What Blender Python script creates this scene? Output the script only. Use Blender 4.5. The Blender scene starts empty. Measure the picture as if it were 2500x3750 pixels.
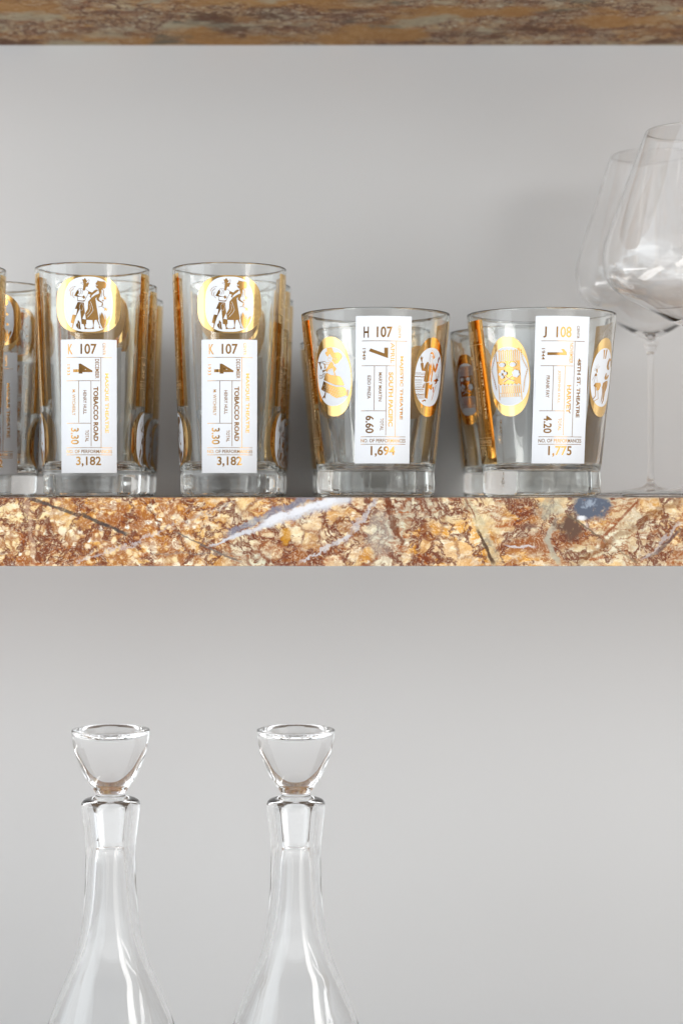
import bpy, bmesh, math, random
from mathutils import Vector, Matrix
from math import sin, cos, radians, pi, asin, sqrt

random.seed(7)
sc = bpy.context.scene
COL = sc.collection

# ------------------------------------------------------------------ camera
FPX = 6500.0            # focal length in pixels of the 2500 x 3750 picture
HY = 1803.0             # row of the horizon in that picture
cam = bpy.data.cameras.new("camera")
cam.sensor_fit = 'VERTICAL'
cam.sensor_height = 36.0
cam.sensor_width = 24.0
cam.lens = FPX / 3750.0 * 36.0
cam.shift_y = -(1875.0 - HY) / 3750.0
cam.clip_start = 0.05
cam.clip_end = 50.0
cam.dof.use_dof = True
cam.dof.focus_distance = 1.075
cam.dof.aperture_fstop = cam.lens / 10.0
camo = bpy.data.objects.new("camera", cam)
COL.objects.link(camo)
camo.location = (0, 0, 0)
camo.rotation_euler = (radians(90), 0, 0)
sc.camera = camo

# ------------------------------------------------------------------ render
sc.view_settings.view_transform = 'Standard'
sc.view_settings.look = 'None'
sc.view_settings.exposure = 0.17
sc.view_settings.gamma = 1.0
sc.view_settings.use_curve_mapping = False
cy = sc.cycles
cy.max_bounces = 22
cy.transmission_bounces = 20
cy.glossy_bounces = 10
cy.diffuse_bounces = 5
cy.transparent_max_bounces = 16
cy.caustics_refractive = True
cy.caustics_reflective = False
cy.blur_glossy = 0.3
cy.sample_clamp_indirect = 6.0
cy.use_denoising = True


# ------------------------------------------------------------------ shader node helper
class NT:
    def __init__(self, tree):
        self.t = tree

    def n(self, kind, **kw):
        nd = self.t.nodes.new(kind)
        for k, v in kw.items():
            setattr(nd, k, v)
        return nd

    def put(self, sock, v):
        if isinstance(v, E):
            v = v.s
        if isinstance(v, bpy.types.NodeSocket):
            self.t.links.new(v, sock)
        else:
            sock.default_value = v

    def math(self, op, a, b=None, c=None, clamp=False):
        nd = self.n('ShaderNodeMath', operation=op, use_clamp=clamp)
        for i, v in enumerate((a, b, c)):
            if v is not None:
                self.put(nd.inputs[i], v)
        return E(self, nd.outputs[0])

    def mix(self, f, a, b):
        nd = self.n('ShaderNodeMix', data_type='RGBA', clamp_factor=True)
        self.put(nd.inputs[0], f)
        for i, v in ((6, a), (7, b)):
            self.put(nd.inputs[i], tuple(v) + (1,) if isinstance(v, tuple) and len(v) == 3 else v)
        return nd.outputs[2]

    def ss(self, x, lo, hi):
        nd = self.n('ShaderNodeMapRange', interpolation_type='SMOOTHSTEP')
        self.put(nd.inputs[0], x)
        nd.inputs[1].default_value, nd.inputs[2].default_value = lo, hi
        return E(self, nd.outputs[0])

    def noise(self, vec, scale, detail=4, rough=.55, dist=0.0, w=0.0, color=False):
        nd = self.n('ShaderNodeTexNoise', noise_dimensions='4D')
        self.put(nd.inputs['Vector'], vec)
        nd.inputs['W'].default_value = w
        nd.inputs['Scale'].default_value = scale
        nd.inputs['Detail'].default_value = detail
        nd.inputs['Roughness'].default_value = rough
        nd.inputs['Distortion'].default_value = dist
        return nd.outputs['Color'] if color else E(self, nd.outputs[0])

    def voro(self, vec, scale, feature='F1', rnd=1.0, out='Distance'):
        nd = self.n('ShaderNodeTexVoronoi', feature=feature)
        self.put(nd.inputs['Vector'], vec)
        nd.inputs['Scale'].default_value = scale
        nd.inputs['Randomness'].default_value = rnd
        return E(self, nd.outputs[out])

    def vmath(self, op, a, b=None, scale=None):
        nd = self.n('ShaderNodeVectorMath', operation=op)
        self.put(nd.inputs[0], a)
        if b is not None:
            self.put(nd.inputs[1], b)
        if scale is not None:
            self.put(nd.inputs['Scale'], scale)
        return nd.outputs[0]


class E:
    def __init__(self, nt, s):
        self.nt, self.s = nt, s

    def __add__(self, o): return self.nt.math('ADD', self, o)
    __radd__ = __add__
    def __sub__(self, o): return self.nt.math('SUBTRACT', self, o)
    def __rsub__(self, o): return self.nt.math('SUBTRACT', o, self)
    def __mul__(self, o): return self.nt.math('MULTIPLY', self, o)
    __rmul__ = __mul__
    def __truediv__(self, o): return self.nt.math('DIVIDE', self, o)
    def abs(self): return self.nt.math('ABSOLUTE', self)
    def max(self, o): return self.nt.math('MAXIMUM', self, o)
    def min(self, o): return self.nt.math('MINIMUM', self, o)


# ------------------------------------------------------------------ world: room behind the camera, with bright bands added to light the wall
world = bpy.data.worlds.new("World")
sc.world = world
world.use_nodes = True
wt = world.node_tree
wt.nodes.clear()
w = NT(wt)
tc = w.n('ShaderNodeTexCoord')
sp = w.n('ShaderNodeSeparateXYZ')
wt.links.new(tc.outputs['Generated'], sp.inputs[0])
wx, wy, wz = [E(w, sp.outputs[i]) for i in range(3)]
az = w.math('ARCTAN2', wx, wy * -1.0)          # 0 = straight behind the camera, + = to the right
azd = az * (180.0 / pi)
side = w.mix(w.ss(azd, -24.0, -4.0), (.070, .058, .050), (.40, .385, .37))
side = w.mix(w.ss(azd, -26.0, -40.0), side, (.60, .60, .61))
side = w.mix(w.ss(azd, 64.0, 80.0), side, (.40, .36, .31))
side = w.mix(w.ss(azd, -72.0, -90.0), side, (.45, .45, .45))
up = w.mix(w.ss(wz, .04, .13), side, (1.28, 1.29, 1.29))  # bright band added above the horizon to lift the wall
up = w.mix(w.ss(wz, .35, .60), up, (.85, .88, .92))
full = w.mix(w.ss(wz, -.20, -.34), up, (1.50, 1.53, 1.56))  # bright zone added below, to light the wall under the shelves
bg = w.n('ShaderNodeBackground')
w.put(bg.inputs[0], full)
bg.inputs[1].default_value = 1.0
wo = w.n('ShaderNodeOutputWorld')
wt.links.new(bg.outputs[0], wo.inputs[0])

# ------------------------------------------------------------------ window light, plus an added fill
SUBJ = Vector((0, 1.10, 0))


def window_or_fill(name, phi0, phi1, zc, h, L, color, D=2.4):
    phi = radians((phi0 + phi1) / 2)
    wid = 2 * D * math.tan(radians(abs(phi1 - phi0) / 2))
    li = bpy.data.lights.new(name, 'AREA')
    li.shape = 'RECTANGLE'
    li.size, li.size_y = wid, h
    li.energy = L * wid * h * pi
    li.color = color
    o = bpy.data.objects.new(name, li)
    COL.objects.link(o)
    o.location = SUBJ + Vector((D * sin(phi), -D * cos(phi), zc))
    d = (Vector((SUBJ.x, SUBJ.y, o.location.z)) - o.location)
    o.rotation_euler = d.to_track_quat('-Z', 'Z').to_euler()
    return o


window_or_fill("window_light_right", 31, 49, .10, 2.7, 1.35, (1.0, .975, .94))
window_or_fill("window_light_right_bright", 50.5, 62, .95, 2.3, 4.0, (1.0, .975, .94))
window_or_fill("window_light_right_sliver", 83, 86, .6, 2.5, 6.0, (1.0, .99, .98))
window_or_fill("window_light_left", -70, -43, .16, 2.0, .84, (.88, .955, 1.0), 1.25)
window_or_fill("fill_light_left_side", -108, -71, .16, 1.8, 1.05, (.88, .955, 1.0), 1.1)  # added fill that brightens the left of the wall


# ------------------------------------------------------------------ materials
def new_mat(name):
    m = bpy.data.materials.new(name)
    m.use_nodes = True
    m.node_tree.nodes.clear()
    nt = NT(m.node_tree)
    out = nt.n('ShaderNodeOutputMaterial')
    p = nt.n('ShaderNodeBsdfPrincipled')
    m.node_tree.links.new(p.outputs[0], out.inputs[0])
    return m, nt, p, out


def glass_mat(name, color, ior=1.5, wave=.05):
    m, nt, p, out = new_mat(name)
    nt.t.nodes.remove(p)
    g = nt.n('ShaderNodeBsdfGlass')
    g.inputs['Color'].default_value = color + (1,)
    g.inputs['Roughness'].default_value = 0.0
    g.inputs['IOR'].default_value = ior
    tcn = nt.n('ShaderNodeTexCoord')
    # faint waviness of pressed glass
    nz = nt.noise(tcn.outputs['Object'], 38.0, 1.5, .4)
    b = nt.n('ShaderNodeBump')
    b.inputs['Strength'].default_value = wave
    b.inputs['Distance'].default_value = .0008
    nt.put(b.inputs['Height'], nz)
    nt.t.links.new(b.outputs[0], g.inputs['Normal'])
    nt.t.links.new(g.outputs[0], out.inputs[0])
    return m


M_TUMBLER = glass_mat("tumbler_glass", (.985, .99, .985), 1.5)
M_CRYSTAL = glass_mat("crystal_glass", (.995, .995, .995), 1.5, .02)
M_DEC = glass_mat("decanter_glass", (.992, .994, .995), 1.5, .012)


def gold_mat(name, rough, bump, col=(.90, .58, .22)):
    m, nt, p, out = new_mat(name)
    tcn = nt.n('ShaderNodeTexCoord')
    a = nt.noise(tcn.outputs['Object'], 900.0, 3, .6)
    c = nt.mix(a, tuple(v * .92 for v in col), tuple(min(1, v * 1.06) for v in col))
    nt.put(p.inputs['Base Color'], c)
    p.inputs['Metallic'].default_value = 1.0
    bl = nt.noise(tcn.outputs['Object'], 160.0, 3, .6)
    nt.put(p.inputs['Roughness'], bl * .12 + (rough - .05))
    b = nt.n('ShaderNodeBump')
    b.inputs['Strength'].default_value = bump
    b.inputs['Distance'].default_value = .0004
    nt.put(b.inputs['Height'], nt.noise(tcn.outputs['Object'], 420.0, 2, .5))
    nt.t.links.new(b.outputs[0], p.inputs['Normal'])
    # the underside of fired gold, seen through the glass, is dull and brown
    q = nt.n('ShaderNodeBsdfPrincipled')
    q.inputs['Base Color'].default_value = (.50, .31, .12, 1)
    q.inputs['Metallic'].default_value = .75
    q.inputs['Roughness'].default_value = .42
    geo = nt.n('ShaderNodeNewGeometry')
    mx = nt.n('ShaderNodeMixShader')
    nt.t.links.new(geo.outputs['Backfacing'], mx.inputs[0])
    nt.t.links.new(p.outputs[0], mx.inputs[1])
    nt.t.links.new(q.outputs[0], mx.inputs[2])
    nt.t.links.new(mx.outputs[0], out.inputs[0])
    return m


M_GOLD = gold_mat("gold_leaf", .10, .05, (.90, .61, .26))
M_GOLDTXT = gold_mat("gold_lettering", .12, .04, (.70, .40, .14))

m, nt, p, out = new_mat("white_enamel")
tcn = nt.n('ShaderNodeTexCoord')
nt.put(p.inputs['Base Color'], nt.mix(nt.noise(tcn.outputs['Object'], 300.0, 4, .6), (.75, .775, .81), (.79, .81, .845)))
p.inputs['Roughness'].default_value = .42
b = nt.n('ShaderNodeBump')
b.inputs['Strength'].default_value = .06
b.inputs['Distance'].default_value = .0003
nt.put(b.inputs['Height'], nt.noise(tcn.outputs['Object'], 500.0, 3, .6))
nt.t.links.new(b.outputs[0], p.inputs['Normal'])
tr = nt.n('ShaderNodeBsdfTranslucent')
tr.inputs[0].default_value = (.8, .8, .8, 1)
ms = nt.n('ShaderNodeMixShader')
ms.inputs[0].default_value = .18
nt.t.links.new(p.outputs[0], ms.inputs[1])
nt.t.links.new(tr.outputs[0], ms.inputs[2])
nt.t.links.new(ms.outputs[0], out.inputs[0])
M_WHITE = m

m, nt, p, out = new_mat("wall_paint")
tcn = nt.n('ShaderNodeTexCoord')
nt.put(p.inputs['Base Color'], nt.mix(nt.noise(tcn.outputs['Object'], 1.6, 3, .5), (.728, .745, .760), (.748, .765, .778)))
p.inputs['Roughness'].default_value = .75
b = nt.n('ShaderNodeBump')
b.inputs['Strength'].default_value = .18
b.inputs['Distance'].default_value = .0006
nt.put(b.inputs['Height'], nt.noise(tcn.outputs['Object'], 340.0, 3, .6))
nt.t.links.new(b.outputs[0], p.inputs['Normal'])
M_WALL = m

D_FRONT = 1.045
Z_TOP = -.003          # shelf top, just under the lens
PXM = FPX / D_FRONT    # picture pixels per metre on the front edge of the shelf


def stone_mat(name, featured, seed=0.0, gain=1.0):
    m, nt, p, out = new_mat(name)
    tcn = nt.n('ShaderNodeTexCoord')
    O = tcn.outputs['Object']
    sx = nt.n('ShaderNodeSeparateXYZ')
    nt.t.links.new(O, sx.inputs[0])
    X, Y, Z = [E(nt, sx.outputs[i]) for i in range(3)]
    # warped coordinates
    wc = nt.noise(O, 26.0, 3, .6, w=seed + 3.1, color=True)
    wv = nt.vmath('SCALE', nt.vmath('SUBTRACT', wc, (.5, .5, .5)), scale=.030)
    W = nt.vmath('ADD', O, wv)
    wc2 = nt.noise(O, 150.0, 3, .6, w=seed + 9.1, color=True)
    wd2 = nt.vmath('SCALE', nt.vmath('SUBTRACT', wc2, (.5, .5, .5)), scale=.0075)
    W2 = nt.vmath('ADD', W, wd2)
    W3 = nt.vmath('ADD', O, nt.vmath('SCALE', wd2, scale=.9))
    mp = nt.n('ShaderNodeMapping', vector_type='POINT')
    nt.put(mp.inputs[0], W3)
    mp.inputs['Rotation'].default_value = (0, radians(38), 0)
    mp.inputs['Scale'].default_value = (.42, 1.0, 1.15)
    A = mp.outputs[0]          # grain drawn out along one diagonal
    big = nt.noise(W, 11.0, 3, .55, w=seed + 1.0)
    mid = nt.noise(A, 60.0, 5, .62, w=seed + 2.0)
    fine = nt.noise(A, 260.0, 4, .65, w=seed + 4.0)
    vfine = nt.noise(W2, 760.0, 3, .6, w=seed + 5.0)
    if featured:
        xp = X * PXM + 1250.0 + (big - .5) * 500.0     # position along the edge
        leftness = nt.ss(xp, 950.0, 700.0)
        midness = nt.ss(xp, 800.0, 1000.0) * nt.ss(xp, 1780.0, 1600.0)
        rightness = nt.ss(xp, 1660.0, 1800.0)
    else:
        leftness, midness, rightness = .35, .3, .5
    c = nt.mix(nt.ss(mid, .36, .60), (.60, .29, .065), (.84, .65, .36))
    c = nt.mix(nt.ss(nt.noise(W, 16.0, 2, .5, w=seed + 70.), .47, .58) * .8, c, (.72, .34, .06))
    c = nt.mix(nt.ss(fine, .48, .62) * .8, c, (.90, .80, .60))
    sage = nt.ss(nt.noise(W2, 30.0, 3, .5, w=seed + 12.0), .45, .55)
    sage = sage * (midness * .85 + (rightness * .45 + .08))
    c = nt.mix(sage * .9, c, (.56, .60, .49))

    def cells(vec, scale):
        nd = nt.n('ShaderNodeTexVoronoi', feature='F1')
        nt.put(nd.inputs['Vector'], vec)
        nd.inputs['Scale'].default_value = scale
        sc_ = nt.n('ShaderNodeSeparateColor')
        nt.t.links.new(nd.outputs['Color'], sc_.inputs[0])
        ed = nt.voro(vec, scale, 'DISTANCE_TO_EDGE')
        return E(nt, nd.outputs['Distance']), E(nt, sc_.outputs[0]), E(nt, sc_.outputs[1]), ed
    # breccia: blocks of the stone in the middle
    d1, ra, rb, ed1 = cells(W3, 78.0)
    bl = midness * .9 + (rightness * .25)
    c = nt.mix(bl * nt.ss(ra, .30, .60) * .5, c, (.86, .80, .62))
    c = nt.mix(bl * nt.ss(rb, .78, .9) * .6, c, (.62, .31, .07))
    c = nt.mix(bl * nt.ss(ed1, .13, .02) * nt.ss(nt.noise(W, 60.0, 3, .5, w=seed + 60.), .36, .50), c, (.15, .045, .028))
    # pebbly grain on the left: kernels of all tints in a rusty matrix
    pebn = nt.noise(W, 24.0, 3, .55, w=seed + 7.0)
    peb = nt.ss(pebn, .38, .52) * (leftness * .95 + midness * .42 + (rightness * .38))
    d2, rc, rd, ed2 = cells(W3, 250.0)
    c = nt.mix(peb * nt.ss(d2, .26, .60) * .85, c, (.29, .10, .04))
    c = nt.mix(peb * nt.ss(d2, .50, .20) * nt.ss(rc, .30, .55) * .85, c, (.86, .68, .43))
    c = nt.mix(peb * nt.ss(d2, .48, .25) * nt.ss(rd, .80, .86), c, (.92, .90, .80))
    d3, re_, rf, ed3 = cells(W3, 135.0)
    c = nt.mix(nt.ss(d3, .46, .28) * nt.ss(re_, .80, .86) * (leftness * .9 + .1), c, (.90, .80, .60))
    # brown and rust clouds, threads
    cloud = nt.noise(A, 38.0, 4, .62, w=seed + 40.)
    c = nt.mix(nt.ss(cloud, .535, .62) * .85, c, (.25, .08, .032))
    c = nt.mix(nt.ss(nt.noise(A, 130.0, 4, .6, w=seed + 44.), .58, .64) * .8, c, (.34, .10, .03))
    r1 = (nt.noise(W2, 36.0, 5, .65, w=seed + 30.) - .5).abs()
    r2 = (nt.noise(A, 95.0, 4, .65, w=seed + 31.) - .5).abs()
    rustmask = nt.ss(nt.noise(W, 20.0, 3, .55, w=seed + 33.), .42, .56)
    c = nt.mix(nt.ss(r2, .040, .004) * rustmask * .75, c, (.28, .085, .030))
    c = nt.mix(nt.ss(r1, .036, .006) * .92, c, (.14, .04, .024))
    c = nt.mix(nt.ss(vfine, .50, .66) * .4, c, (.95, .82, .60))
    c = nt.mix(nt.ss(vfine, .44, .32) * .45, c, (.26, .10, .04))
    if featured:
        ox = (1250.0)
        wn = nt.noise(O, 60.0, 4, .6, w=seed + 50.)
        wn2 = nt.noise(O, 190.0, 4, .65, w=seed + 51.)
        XP = X * PXM + 1250.0
        YP = (Z * -PXM) + 1803.0
        wn3 = nt.noise(O, 480.0, 3, .6, w=seed + 52.)
        mot = nt.ss(nt.noise(O, 300.0, 4, .7, w=seed + 53.), .30, .50) * .55 + .45
        wid = nt.noise(O, 85.0, 3, .6, w=seed + 54.) * 2.2 - .1
        wob = (wn - .5) * 100.0 + (wn2 - .5) * 60.0 + (wn3 - .5) * 34.0

        def line(x0, y0, x1, y1, half, amp=1.0, taper=True, soft=.5):
            L = math.hypot(x1 - x0, y1 - y0)
            ux, uy = (x1 - x0) / L, (y1 - y0) / L
            along = (XP - x0) * ux + (YP - y0) * uy
            d = ((XP - x0) * (-uy) + (YP - y0) * ux + wob * amp).abs()
            k = nt.ss(along, -12.0, 25.0) * nt.ss(along, L + 12.0, L - 25.0)
            if taper:
                hw = (nt.ss(along, 0.0, L * .75) * half * .75 + half * .25) * wid
            else:
                hw = wid * half
            f = nt.math('SUBTRACT', 1.0, nt.ss((d / hw), 1.0 - soft, 1.0 + soft * .4))
            return f * k * mot

        wob2 = (nt.noise(O, 75.0, 4, .65, w=seed + 57.) - .5) * 150.0

        def blob(x0, y0, rx, ry, amp=1.0):
            dx = (XP - x0 + (wob * .7 + wob2) * amp) / rx
            dy = (YP - y0 + (wob - wob2) * amp * .7) / ry
            return nt.ss(nt.math('SQRT', dx * dx + dy * dy), 1.2, .55) * mot

        slate = (.10, .115, .15)
        # grey pale veins
        c = nt.mix(line(270, 2066, 600, 1945, 5, .9, False) * .5, c, (.60, .58, .58))
        c = nt.mix(line(590, 1950, 860, 1830, 5, .8, False) * .4, c, (.52, .50, .47))
        # dark crack top left and its continuation
        c = nt.mix(line(105, 1822, 300, 1890, 7, .16, False) * .9, c, (.07, .055, .05))
        c = nt.mix(line(290, 1880, 475, 1960, 7, .16, False) * .9, c, (.05, .045, .045))
        c = nt.mix(line(100, 1820, 125, 2066, 9, .5, False) * .5, c, (.52, .36, .26))
        c = nt.mix(line(640, 1950, 880, 2060, 4, .3, False) * .8, c, (.13, .11, .10))
        c = nt.mix(line(540, 2025, 860, 2030, 4, .5, False) * .5, c, (.22, .19, .17))
        # broad white vein with its slate margin
        c = nt.mix(line(820, 1955, 1160, 1818, 17, .8, False) * .7, c, (.20, .23, .30))
        c = nt.mix(line(765, 2000, 1290, 1812, 25, .45, True, .7) * .92, c, (.60, .61, .65))
        c = nt.mix(line(960, 1920, 1240, 1825, 14, .4, False) * .9, c, (.72, .72, .75))
        # second pale vein going up to the right
        c = nt.mix(line(1100, 2066, 1290, 1960, 8, .8, False) * .75, c, (.62, .61, .61))
        c = nt.mix(line(1265, 1985, 1385, 1820, 10, .9, False) * .6, c, (.55, .54, .56))
        c = nt.mix(blob(1395, 1950, 50, 90) * .4, c, (.50, .50, .43))
        c = nt.mix(blob(1045, 1968, 17, 30, .4) * .8, c, (.55, .27, .05))
        # dark red seams in the middle
        c = nt.mix(line(1405, 1812, 1470, 2000, 13, .8, False) * .85, c, (.13, .035, .015))
        c = nt.mix(line(1470, 1940, 1575, 1960, 4, .5, False) * .8, c, (.16, .04, .02))
        c = nt.mix(line(1500, 2020, 1620, 2068, 5, .5, False) * .8, c, (.16, .04, .02))
        c = nt.mix(line(1210, 1900, 1330, 1990, 10, 1., False) * .55, c, (.22, .08, .03))
        # dark diagonal crack with pale green lips
        c = nt.mix(line(1712, 1820, 1830, 2068, 20, .7, False) * .5, c, (.50, .48, .34))
        c = nt.mix(line(1745, 1930, 1812, 2070, 7, .2, False) * .95, c, (.07, .035, .022))
        c = nt.mix(line(1705, 1815, 1745, 1905, 4, .3, False) * .8, c, (.20, .06, .03))
        # green vein on the right
        c = nt.mix(blob(2010, 1858, 44, 40) * .6, c, (.43, .43, .33))
        c = nt.mix(line(2030, 1895, 1985, 1985, 13, .8, False) * .7, c, (.46, .44, .36))
        c = nt.mix(line(1990, 1960, 2050, 2070, 13, .3, False) * .8, c, (.40, .38, .30))
        c = nt.mix(line(1850, 1990, 1960, 2005, 5, .5, False) * .9, c, (.62, .58, .58))
        # slate spot
        c = nt.mix(blob(2085, 1930, 44, 62, .7) * 1.1, c, (.12, .07, .05))
        c = nt.mix(blob(2160, 1850, 78, 56, .8) * 1.2, c, slate)
        c = nt.mix(blob(2170, 1836, 38, 18) * nt.ss(wn2, .45, .6), c, (.30, .34, .40))
        c = nt.mix(blob(2128, 1896, 20, 11, .3), c, (.72, .72, .74))
        c = nt.mix(line(2140, 1915, 2150, 1935, 10, .2, False), c, (.78, .70, .64))
        c = nt.mix(blob(1870, 1822, 40, 10, .4) * .8, c, (.10, .075, .06))
        c = nt.mix(blob(1935, 1930, 36, 16, .6) * .7, c, (.16, .09, .07))
        # thin crack to the lower right, and red parallel seams
        c = nt.mix(line(2070, 1880, 2200, 1970, 4, .2, False) * .9, c, (.16, .12, .08))
        c = nt.mix(line(2200, 1970, 2340, 2066, 4, .2, False) * .7, c, (.24, .17, .11))
        c = nt.mix(line(2345, 1822, 2205, 1970, 5, .15, False) * .85, c, (.22, .06, .025))
        c = nt.mix(line(2100, 2066, 2500, 1820, 16, .8, False) * .6, c, (.20, .085, .035))
        c = nt.mix(line(2345, 2052, 2500, 1915, 7, .7, False) * .6, c, (.50, .47, .46))
        c = nt.mix(line(2375, 2040, 2500, 1940, 7, .35, False) * .75, c, (.10, .065, .065))
    if not featured:
        mp2 = nt.n('ShaderNodeMapping', vector_type='POINT')
        nt.put(mp2.inputs[0], W)
        mp2.inputs['Scale'].default_value = (.6, 1.0, 1.0)
        B = mp2.outputs[0]
        c = nt.mix(nt.ss(nt.noise(B, 14.0, 3, .5, w=3.), .48, .58) * .75, c, (.62, .30, .07))
        c = nt.mix(nt.ss(nt.noise(B, 18.0, 4, .6, w=7.), .55, .62) * .75, c, (.62, .55, .38))
        c = nt.mix(nt.ss(nt.noise(B, 16.0, 4, .6, w=11.), .56, .64) * .8, c, (.16, .17, .13))
        c = nt.mix(nt.ss(nt.noise(B, 30.0, 4, .6, w=13.), .57, .64) * .8, c, (.14, .05, .025))
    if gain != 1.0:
        c = nt.mix(1.0 - gain, c, (.16, .085, .03) if gain > .5 else (.10, .09, .08))  # darkening mixed into the colour of the upper and lowest shelves
    hs = nt.n('ShaderNodeHueSaturation')
    hs.inputs['Saturation'].default_value = 1.08 if featured else 1.0
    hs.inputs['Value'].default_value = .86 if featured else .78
    nt.put(hs.inputs['Color'], c)
    c = hs.outputs[0]
    nt.put(p.inputs['Base Color'], c)
    p.inputs['Roughness'].default_value = .16 if featured else .6
    p.inputs['Specular IOR Level'].default_value = .45 if featured else .15
    return m


M_STONE = stone_mat("polished_stone", True)
M_STONE_B = stone_mat("polished_stone_shaded", False, seed=61.0, gain=.8)  # same stone, the dimness of the shelf's underside put into its colour
M_STONE_C = stone_mat("polished_stone_darkened", False, seed=23.0, gain=.18)  # same stone, coloured darker so the decanters pick up dark reflections


# ------------------------------------------------------------------ object helpers
def obj(name, mesh, mat, parent=None):
    if mat is not None and not mesh.materials:
        mesh.materials.append(mat)
    o = bpy.data.objects.new(name, mesh)
    COL.objects.link(o)
    if parent is not None:
        o.parent = parent
    return o


def from_bm(name, bm, mat, parent=None, smooth=False):
    me = bpy.data.meshes.new(name)
    bmesh.ops.recalc_face_normals(bm, faces=bm.faces)
    bm.to_mesh(me)
    bm.free()
    if smooth:
        for f in me.polygons:
            f.use_smooth = True
    return obj(name, me, mat, parent)


def tag(o, label, cat, group=None):
    o['label'] = label
    o['category'] = cat
    if group:
        o['group'] = group


def empty(name, loc, label, cat, group=None, rotz=0.0):
    o = bpy.data.objects.new(name, None)
    o.empty_display_size = .02
    COL.objects.link(o)
    o.location = loc
    o.rotation_euler = (0, 0, rotz)
    tag(o, label, cat, group)
    return o


def dup(root, loc, rotz, label):
    r = root.copy()
    COL.objects.link(r)
    r.location = loc
    r.rotation_euler = (0, 0, rotz)
    r['label'] = label
    for ch in list(root.children):
        c = ch.copy()
        COL.objects.link(c)
        c.parent = r
        for g in list(ch.children):
            d = g.copy()
            COL.objects.link(d)
            d.parent = c
    return r


def catmull(pts, n=6):
    """points through a Catmull-Rom curve; a point given as (r, z, 's') is a sharp corner"""
    res = []
    P = [Vector((q[0], q[1])) for q in pts]
    S = [len(q) > 2 for q in pts]
    for i in range(len(P) - 1):
        p1, p2 = P[i], P[i + 1]
        p0 = P[i - 1] if i > 0 and not S[i] else p1 - (p2 - p1)
        p3 = P[i + 2] if i + 2 < len(P) and not S[i + 1] else p2 + (p2 - p1)
        for k in range(n):
            t = k / n
            v = .5 * ((2 * p1) + (p2 - p0) * t + (2 * p0 - 5 * p1 + 4 * p2 - p3) * t * t + (3 * p1 - p0 - 3 * p2 + p3) * t ** 3)
            res.append((max(0.0, v.x), v.y))
    res.append((P[-1].x, P[-1].y))
    return res


def lathe(profile, seg=128):
    """closed solid of revolution; profile starts and ends on the axis"""
    bm = bmesh.new()
    rings = []
    for r, z in profile:
        if r < 1e-6:
            rings.append([bm.verts.new((0, 0, z))])
        else:
            rings.append([bm.verts.new((r * sin(2 * pi * k / seg), -r * cos(2 * pi * k / seg), z)) for k in range(seg)])
    for a, b in zip(rings[:-1], rings[1:]):
        if len(a) == 1 and len(b) == 1:
            continue
        for k in range(seg):
            k2 = (k + 1) % seg
            if len(a) == 1:
                bm.faces.new((a[0], b[k], b[k2]))
            elif len(b) == 1:
                bm.faces.new((a[k], b[0], a[k2]))
            else:
                bm.faces.new((a[k], b[k], b[k2], a[k2]))
    return bm


def arc(cx, cz, r, a0, a1, n=6):
    return [(cx + r * cos(radians(a0 + (a1 - a0) * k / n)), cz + r * sin(radians(a0 + (a1 - a0) * k / n))) for k in range(n + 1)]


# ------------------------------------------------------------------ the wall and the shelves
Y_WALL = 1.362
bm = bmesh.new()
bmesh.ops.create_cube(bm, size=1.0)
for v in bm.verts:
    v.co = Vector((v.co.x * 5.0, Y_WALL + .05 + v.co.y * .1, v.co.z * 3.4))
wall = from_bm("wall", bm, M_WALL)
wall['kind'] = 'structure'


def slab(name, x0, x1, y0, y1, z0, z1, mat, bev=.0009):
    bm = bmesh.new()
    bmesh.ops.create_cube(bm, size=1.0)
    c = Vector(((x0 + x1) / 2, (y0 + y1) / 2, (z0 + z1) / 2))
    s = Vector((x1 - x0, y1 - y0, z1 - z0))
    for v in bm.verts:
        v.co = Vector((v.co.x * s.x, v.co.y * s.y, v.co.z * s.z)) + c
    bmesh.ops.bevel(bm, geom=bm.edges[:], offset=bev, segments=3, affect='EDGES', profile=.5)
    return from_bm(name, bm, mat)


THK = .0405
Z_UP = (HY - 167.0) / FPX * Y_WALL
o = slab("stone_shelf", -.85, .85, D_FRONT, Y_WALL - .0005, Z_TOP - THK, Z_TOP, M_STONE)
tag(o, "ochre and rust veined stone shelf under the printed tumblers", "shelf", "stone wall shelves")
o = slab("stone_shelf", -.85, .85, D_FRONT, Y_WALL - .0005, Z_UP, Z_UP + THK, M_STONE_B)
tag(o, "dim brown stone shelf along the top edge, above the glasses", "shelf", "stone wall shelves")
Z_LOW = -.428
o = slab("stone_shelf", -.85, .85, D_FRONT, Y_WALL - .0005, Z_LOW - THK, Z_LOW, M_STONE_C)
tag(o, "lowest stone shelf, carrying the two glass decanters", "shelf", "stone wall shelves")

# ------------------------------------------------------------------ printing on glass
_font_cache = {}


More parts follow.
